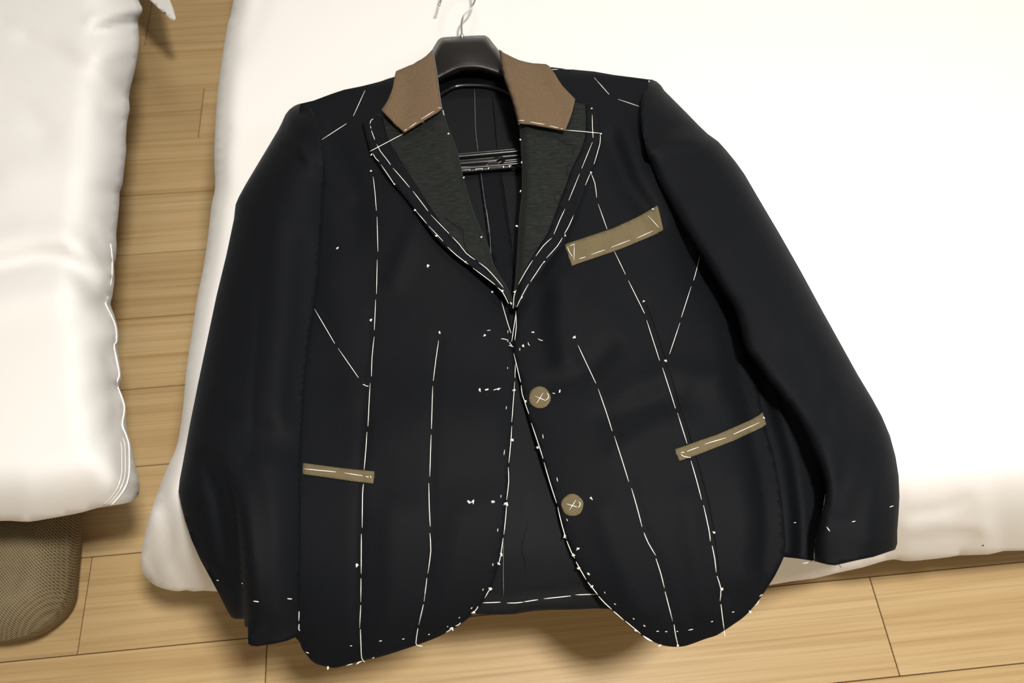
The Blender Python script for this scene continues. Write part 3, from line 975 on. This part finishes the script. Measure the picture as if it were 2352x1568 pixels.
collar = sheet('collar', CO_L, h_col, M_FELT, jac, step=7, thick=0.0018, edge=4)
collar_r = sheet('collar', CO_R, h_col, M_FELT, jac, step=7, thick=0.0018, edge=4)
sheet('collar_stand', [(950, 158), (985, 138), (1030, 132), (1072, 130), (1118, 131), (1160, 136), (1200, 150), (1150, 156), (1072, 152), (1000, 158)],
      lambda px, py: 0.004 + 0 * px, M_FELT, jac, step=10, thick=0.0014)

# pockets and button markers -------------------------------------------------------------------
def patch(name, outline, hf, step=9):
    return sheet(name, outline, lambda px, py: hf(px, py) + 0.0016, M_TWILL, jac, step=step, thick=0.0014, edge=5), (lambda px, py: hf(px, py) + 0.0018)


w1, hw1 = patch('hip_pocket_welt', cC((707, 477), (800, 489), (890, 501), (980, 511), (1074, 520), (1072, 552), (1069, 582), (960, 569), (830, 550), (705, 533)), h_left)
w2, hw2 = patch('hip_pocket_welt', cE((760, 838), (820, 818), (900, 788), (1000, 755), (1100, 712), (1200, 668), (1240, 645), (1270, 622), (1274, 640), (1290, 692), (1270, 708), (1200, 742), (1100, 788), (1000, 826), (880, 873), (785, 905)), h_right)
w3, hw3 = patch('breast_pocket_welt', cD((110, 1008), (200, 978), (300, 945), (370, 922), (440, 890), (500, 862), (540, 840), (608, 800), (624, 860), (640, 927), (600, 950), (560, 970), (500, 995), (440, 1020), (370, 1046), (300, 1070), (220, 1097), (148, 1122)), h_right)


def disc(c, r):
    return [(c[0] + r * (1 + 0.03 * math.sin(5 * a + c[1])) * math.cos(a), c[1] + r * (1 + 0.02 * math.sin(3 * a)) * math.sin(a)) for a in np.linspace(0, 2 * math.pi, 40, endpoint=False)]


b1, hb1 = patch('button_marker', disc(cF((1065, 352))[0], 25), h_right, 6)
b2, hb2 = patch('button_marker', disc(cF((1300, 1128))[0], 25.5), h_right, 6)
w3['label'] = 'curved brown welt of the breast pocket'
for o_ in (w1, w2):
    o_['label'] = 'narrow brown twill welt of a hip pocket'
for o_ in (b1, b2):
    o_['label'] = 'round brown cloth button marker with a stitched cross'
for o_ in (collar, collar_r):
    o_['label'] = 'brown felt collar leaf'
for o_ in (lap_l, lap_r):
    o_['label'] = 'greenish black canvas lapel'

# seams ----------------------------------------------------------------------------------------
stitch(front_l, h_left, SEAM_L, 0.0005, M_SEAM, 'seam_line', 0.0005)
stitch(front_r, h_right, SEAM_R, 0.0006, M_SEAM, 'seam_line', 0.0006)
stitch(sl_l, h_sleeve_l, smooth([(655, 264), (640, 360), (622, 480), (606, 600), (594, 720), (584, 840), (579, 950), (577, 1030)], 2), 0.0003, M_SEAM, 'seam_line', 0.0001)

# basting threads --------------------------------------------------------------------------------
def run(parent, hf, *lines, **kw):
    for l in lines:
        stitch(parent, hf, l, **kw)


run(front_l, h_left,
    cB((955, 535), (963, 600), (971, 697)), cB((974, 727), (978, 893)), cB((975, 933), (971, 1097)), cB((967, 1125), (961, 1270)), cB((960, 1303), (950, 1400), (947, 1492)),
    cC((1053, 67), (1047, 180), (1042, 288)), cC((1037, 318), (1030, 420), (1022, 512)), cC((1019, 585), (1014, 640), (1012, 810)), cC((1008, 842), (1007, 1047)), cC((1006, 1070), (1005, 1192)),
    cC((1005, 1208), (999, 1325)), cC((1003, 1332), (1006, 1420), (1010, 1480), (1026, 1502)),
    cG((692, 1007), (670, 1160), (651, 1315)), cF((294, 272), (290, 420), (285, 580)), cF((283, 622), (273, 922)), cF((266, 970), (270, 1150), (277, 1290)),
    cH((627, 415), (635, 550), (612, 725)), cH((605, 760), (583, 940)), cH((578, 965), (542, 1120)), cH((536, 1148), (520, 1260), (540, 1280), (572, 1285)),
    cB((673, 1168), (771, 1335)), cB((787, 1358), (885, 1499)), cC((1015, 75), (1022, 74), (1032, 81), (1045, 82)),
    cA((535, 537), (578, 525)), cA((360, 586), (383, 579)), cA((407, 610), (328, 783)), cA((282, 834), (115, 943)),
    cG((1172, 700), (1200, 800), (1225, 885), (1247, 950)), cG((1223, 928), (1223, 950)), cG((1280, 1180), (1277, 1293)), cG((1170, 993), (1196, 996), (1222, 1003)), cG((1222, 1000), (1224, 1020)),
    cF((885, 240), (874, 400), (864, 530)), cF((865, 558), (855, 700), (843, 825)), cF((838, 855), (842, 960), (827, 1090)), cF((827, 1130), (818, 1240), (807, 1340)), cF((802, 1365), (785, 1485), (770, 1550)),
    cG((1221, 1210), (1221, 1225)), cG((1212, 1510), (1210, 1533)), cF((812, 730), (808, 768)), cF((787, 1055), (785, 1074)), cF((764, 1297), (762, 1320)), cG((1062, 930), (1090, 928)),
    cH((1112, 648), (1112, 668)), cH((1038, 842), (1034, 858)), cM((503, 212), (513, 212)), cM((640, 190), (654, 188)), cM((750, 180), (761, 179)), cM((873, 159), (881, 157)), cM((963, 122), (968, 120)),
    cM((1018, 80), (1024, 77)), cM((1075, 37), (1082, 30)), cC((722, 1450), (738, 1455)),
    cM((485, 305), (515, 297)), cM((535, 292), (560, 285)), cM((608, 271), (618, 267)), cM((985, 130), (972, 140), (958, 148)), cM((1027, 102), (1018, 112), (1003, 118)), cM((1110, 25), (1100, 42), (1088, 55)),
    cH((1098, 842), (1080, 860), (1050, 915)), cG((1110, 1388), (1140, 1378), (1168, 1372)))
for p in [cB((945, 507)), cB((784, 877)), cB((945, 1222)), cG((697, 945)), cG((608, 437)), cG((1045, 967)), cG((1005, 1385)), cG((1058, 1385)), cG((1150, 1376)), cG((1270, 1388)), cF((866, 660)), cF((555, 1106)), cF((583, 1104)),
          cF((727, 1107)), cF((815, 1118)), cF((829, 1124)), cH((66, 665)), cH((1158, 650)), cH((1175, 583)), cH((1092, 845)), cH((963, 1028)), cM((398, 317)), cM((540, 291)), cH((797, 1150)), cG((1105, 633))]:
    tack(front_l, h_left, p[0], 0.8)
run(lap_l, h_ls,
    cA((463, 802), (448, 812), (440, 835)), cA((443, 850), (448, 868)), cA((450, 880), (460, 910), (473, 942)), cA((487, 975), (510, 1020), (545, 1065), (580, 1112)), cA((595, 1135), (640, 1185), (708, 1265)),
    cA((730, 1290), (780, 1355), (832, 1424)), cA((460, 1035), (478, 1068), (502, 1090)), cA((515, 1112), (565, 1185), (605, 1245)), cA((440, 1022), (495, 993), (580, 948), (668, 902)),
    cG((633, 45), (772, 188)), cG((795, 213), (850, 270), (905, 340), (971, 388)), cG((1000, 410), (1060, 455), (1130, 530), (1187, 600)),
    cG((515, 12), (600, 110)), cG((617, 130), (725, 245)), cG((760, 290), (830, 355), (920, 423)), cG((955, 452), (1060, 530), (1125, 580)), cG((1145, 602), (1185, 640), (1228, 725)))
for p in [cA((450, 1045)), cA((745, 1418)), cG((675, 205)), cG((900, 405)), cG((1182, 628)), cG((1245, 722)), cA((970, 903)), cA((1073, 1200)), cG((1020, 215)), cA((800, 822)), cA((605, 1243))]:
    tack(lap_l, h_ls, p[0], 0.6)
run(collar, h_col, cA((672, 880), (690, 873)), cA((705, 862), (755, 827)), cA((785, 805), (873, 750)), cA((900, 727), (928, 728)))
run(collar_r, h_col, cA((1440, 813), (1483, 813)), cA((1518, 823), (1570, 832), (1620, 840)), cA((1652, 850), (1712, 863)), cA((1727, 867), (1742, 870)))
run(lap_l, h_ll, cA((932, 742), (936, 758), (942, 780)))
run(lap_r, h_rs, cA((1941, 775), (1943, 860), (1947, 930)), cA((1942, 960), (1870, 1137)), cA((1855, 1175), (1783, 1352)), cA((1995, 910), (1993, 970), (1953, 1108)), cA((1930, 1165), (1895, 1250)),
    cG((1660, 0), (1620, 85), (1575, 193)), cG((1557, 223), (1495, 280), (1437, 360)), cG((1412, 393), (1360, 475), (1303, 577)), cG((1287, 620), (1270, 665), (1263, 760)),
    cG((1725, 50), (1690, 130), (1655, 190)), cG((1640, 220), (1600, 285), (1518, 375)), cG((1500, 400), (1440, 490), (1395, 557)), cG((1380, 575), (1330, 665), (1292, 747)))
run(lap_r, lambda px, py: h_rs(px, py) + 0.0006, cA((1757, 878), (1880, 888), (2000, 900)))
for p in [cA((1938, 733)), cA((2000, 903)), cA((1930, 1165)), cG((1660, 203)), cG((1500, 405)), cG((1328, 678)), cG((1272, 635)), cA((1447, 838)), cA((1457, 943)), cA((1463, 1097)), cA((1458, 1290)), cA((1430, 1527)), cG((1290, 130))]:
    tack(lap_r, h_rs, p[0], 0.6)
run(front_r, h_right,
    cD((250, 625), (272, 680), (282, 757)), cD((290, 793), (338, 927)), cD((375, 1043), (437, 1170)), cD((452, 1203), (495, 1290), (540, 1380)),
    cE((558, 0), (583, 50)), cE((595, 90), (632, 205), (670, 323)), cE((687, 365), (724, 480), (762, 600)), cE((774, 628), (830, 805)), cE((852, 905), (884, 1015), (914, 1130)),
    cI((533, 395), (565, 540), (572, 600)), cI((582, 625), (597, 700), (605, 775)), cI((610, 797), (632, 870), (627, 938)), cI((632, 957), (642, 1040), (650, 1100)), cI((650, 1105), (652, 1122), (656, 1142)),
    cD((838, 1063), (820, 1140), (803, 1202)), cD((790, 1235), (737, 1400)), cE((788, 105), (728, 285)),
    cE((193, 228), (246, 342), (300, 455)), cE((313, 488), (356, 610), (395, 732)), cE((407, 762), (450, 895), (491, 1027)), cE((507, 1065), (540, 1180), (568, 1288)),
    cI((194, 548), (220, 610), (262, 680)), cI((263, 697), (290, 780), (312, 868)), cI((315, 885), (358, 1052)), cI((366, 1072), (376, 1140), (390, 1195)),
    cA((1955, 525), (2055, 637)), cA((2115, 670), (2258, 718)), cA((1655, 470), (1710, 468)), cA((1745, 466), (1820, 468)),
    cG((1283, 780), (1287, 900), (1275, 1005)), cG((1283, 800), (1268, 910), (1252, 1015)), cG((1240, 1020), (1238, 1030), (1255, 1045)), cG((1228, 1045), (1245, 1047), (1265, 1056)),
    cG((1378, 1020), (1380, 1035), (1390, 1046)), cG((1452, 992), (1470, 1003), (1490, 1007)), cG((1314, 1062), (1314, 1086)), cG((1562, 1409), (1585, 1413)),
    cG((1268, 1107), (1300, 1240), (1320, 1325)), cG((1325, 1350), (1333, 1420), (1383, 1568)), cF((1005, 538), (1050, 670), (1090, 793)), cF((1097, 822), (1140, 970), (1187, 1113)),
    cF((1195, 1143), (1225, 1270), (1255, 1370)), cF((1260, 1385), (1290, 1460), (1317, 1510)), cH((1752, 635), (1790, 705), (1830, 773)), cH((1842, 792), (1885, 845), (1920, 890)), cH((1925, 900), (1975, 955), (2028, 1002)),
    cH((2040, 1015), (2080, 1050), (2120, 1085)), cH((2130, 1090), (2190, 1140), (2250, 1190)), cH((2270, 1205), (2345, 1250)), cI((190, 1135), (215, 1155), (240, 1167)),
    cF((1087, 618), (1091, 649)), cF((1189, 929), (1194, 959)), cF((1258, 1227), (1267, 1243)), cF((1338, 1437), (1342, 1447)), cH((1970, 867), (1976, 879)), cH((2046, 957), (2058, 966)), cH((2190, 1072), (2202, 1078)), cH((2270, 1124), (2286, 1134)),
    cI((133, 1036), (138, 1041)), cI((193, 1075), (203, 1082)), cI((265, 1110), (280, 1110)), cI((315, 1112), (328, 1112)), cI((380, 1111), (389, 1111)), cI((447, 1104), (474, 1098)), cI((575, 1057), (587, 1053)), cI((695, 1003), (708, 999)),
    cI((850, 913), (868, 900)), cI((848, 935), (838, 955), (825, 962)))
for p in [cD((250, 622)), cD((535, 1315)), cE((175, 188)), cE((706, 325)), cG((1340, 1048)), cG((1415, 942)), cG((1620, 1396)), cG((1730, 983)), cF((963, 380)), cF((1050, 712)), cF((1247, 1352)), cF((1306, 1490)), cF((1437, 1080)), cF((1340, 1442)),
          cH((1875, 828)), cH((1773, 685)), cH((1850, 728)), cI((592, 550)), cI((637, 870)), cI((283, 1190)), cI((147, 1105)), cI((797, 1000)), cI((388, 1190)), cG((1270, 1388))]:
    tack(front_r, h_right, p[0], 0.7)
run(w1, hw1, cC((709, 507), (790, 515), (877, 523)), cC((918, 528), (1015, 543)), cC((1027, 547), (1047, 549)), cC((1056, 541), (1057, 555)))
run(w2, hw2, cE((793, 858), (815, 855)), cE((828, 851), (898, 825)), cE((933, 808), (1057, 771)), cE((1100, 751), (1250, 683)), cE((793, 865), (810, 880), (852, 886)))
tack(w2, hw2, cE((1275, 655))[0], 0.7)
run(w3, hw3, cD((185, 1087), (222, 1076)), cD((253, 1063), (326, 1038)), cD((359, 1025), (461, 986)), cD((498, 975), (585, 936)), cD((559, 855), (616, 918)), cD((137, 1017), (161, 1007)), cD((161, 1007), (160, 1093)), cD((124, 1020), (135, 1050), (152, 1074)))
tack(w3, hw3, cD((583, 820))[0], 0.7)
for b, hb, L in ((b1, hb1, [cF((1028, 343), (1108, 375)), cF((1090, 320), (1043, 395)), cF((1113, 320), (1128, 335), (1125, 360), (1108, 372))]),
                 (b2, hb2, [cF((1255, 1118), (1335, 1143)), cF((1325, 1093), (1277, 1168)), cF((1345, 1103), (1357, 1115), (1352, 1138), (1340, 1143))])):
    for i, l in enumerate(L):
        stitch(b, hb, l, lift=0.0006 + 0.0009 * (i == 1))
run(sl_l, h_sleeve_l, cC((452, 1187), (465, 1189), (480, 1191)), cC((627, 1174), (640, 1176), (652, 1176)), cC((262, 1079), (273, 1082)), cC((391, 1095), (398, 1097)), cC((688, 1240), (686, 1290)), cC((688, 1305), (686, 1330), (692, 1340)))
run(sl_r, h_sr, cI((1375, 490), (1395, 485)), cI((1590, 405), (1612, 398)))
run(under_r, h_un, cI((1043, 495), (1058, 493)), cI((1225, 330), (1215, 400)), cI((1215, 405), (1197, 500)), cI((1189, 535), (1168, 600)), cI((1165, 628), (1160, 700)), cI((1165, 705), (1140, 718), (1098, 724)))
run(sl_r, h_sr, cI((1232, 518), (1250, 543)))
# loose black threads
for pts in (cA((1735, 1325), (1712, 1292), (1690, 1305), (1692, 1350), (1740, 1405), (1792, 1475)), cA((1790, 1345), (1830, 1380), (1830, 1440), (1800, 1470)), cA((1820, 1090), (1780, 1110), (1770, 1160), (1790, 1190)),
            cA((1700, 930), (1760, 965), (1870, 990)), cA((1850, 985), (1810, 1010), (1820, 1050))):
    stitch(lap_r, h_rs, pts, 0.00025, M_BLACKTHREAD, 'loose_thread', 0.0006)
for pts in (cA((545, 905), (560, 960), (600, 1030), (610, 1075)), cA((640, 1085), (690, 1120), (695, 1150)), cA((940, 1460), (990, 1500), (1060, 1545)), cG((740, 60), (800, 110), (850, 150), (870, 200)), cG((830, 100), (880, 160), (885, 250), (920, 330))):
    stitch(lap_l, h_ls, pts, 0.00025, M_BLACKTHREAD, 'loose_thread', 0.0006)
stitch(sl_r, h_sr, [(1926, 1296), (1930, 1300), (1932, 1304)], 0.0003, M_BLACKTHREAD, 'loose_thread', 0.0)

# a speck of lint on the duvet
bm = bmesh.new()
bmesh.ops.create_icosphere(bm, subdivisions=1, radius=0.0012)
for v in bm.verts:
    v.co *= random.uniform(0.7, 1.2)
lint = bm_obj('lint_speck', bm, M_BLACKTHREAD)
lint.location = W(2258, 1252, BED + float(h_duvet(np.array([2258.]), np.array([1252.]))[0]) + 0.0008)
tag(lint, 'tiny dark speck of lint on the front of the right duvet', 'lint')
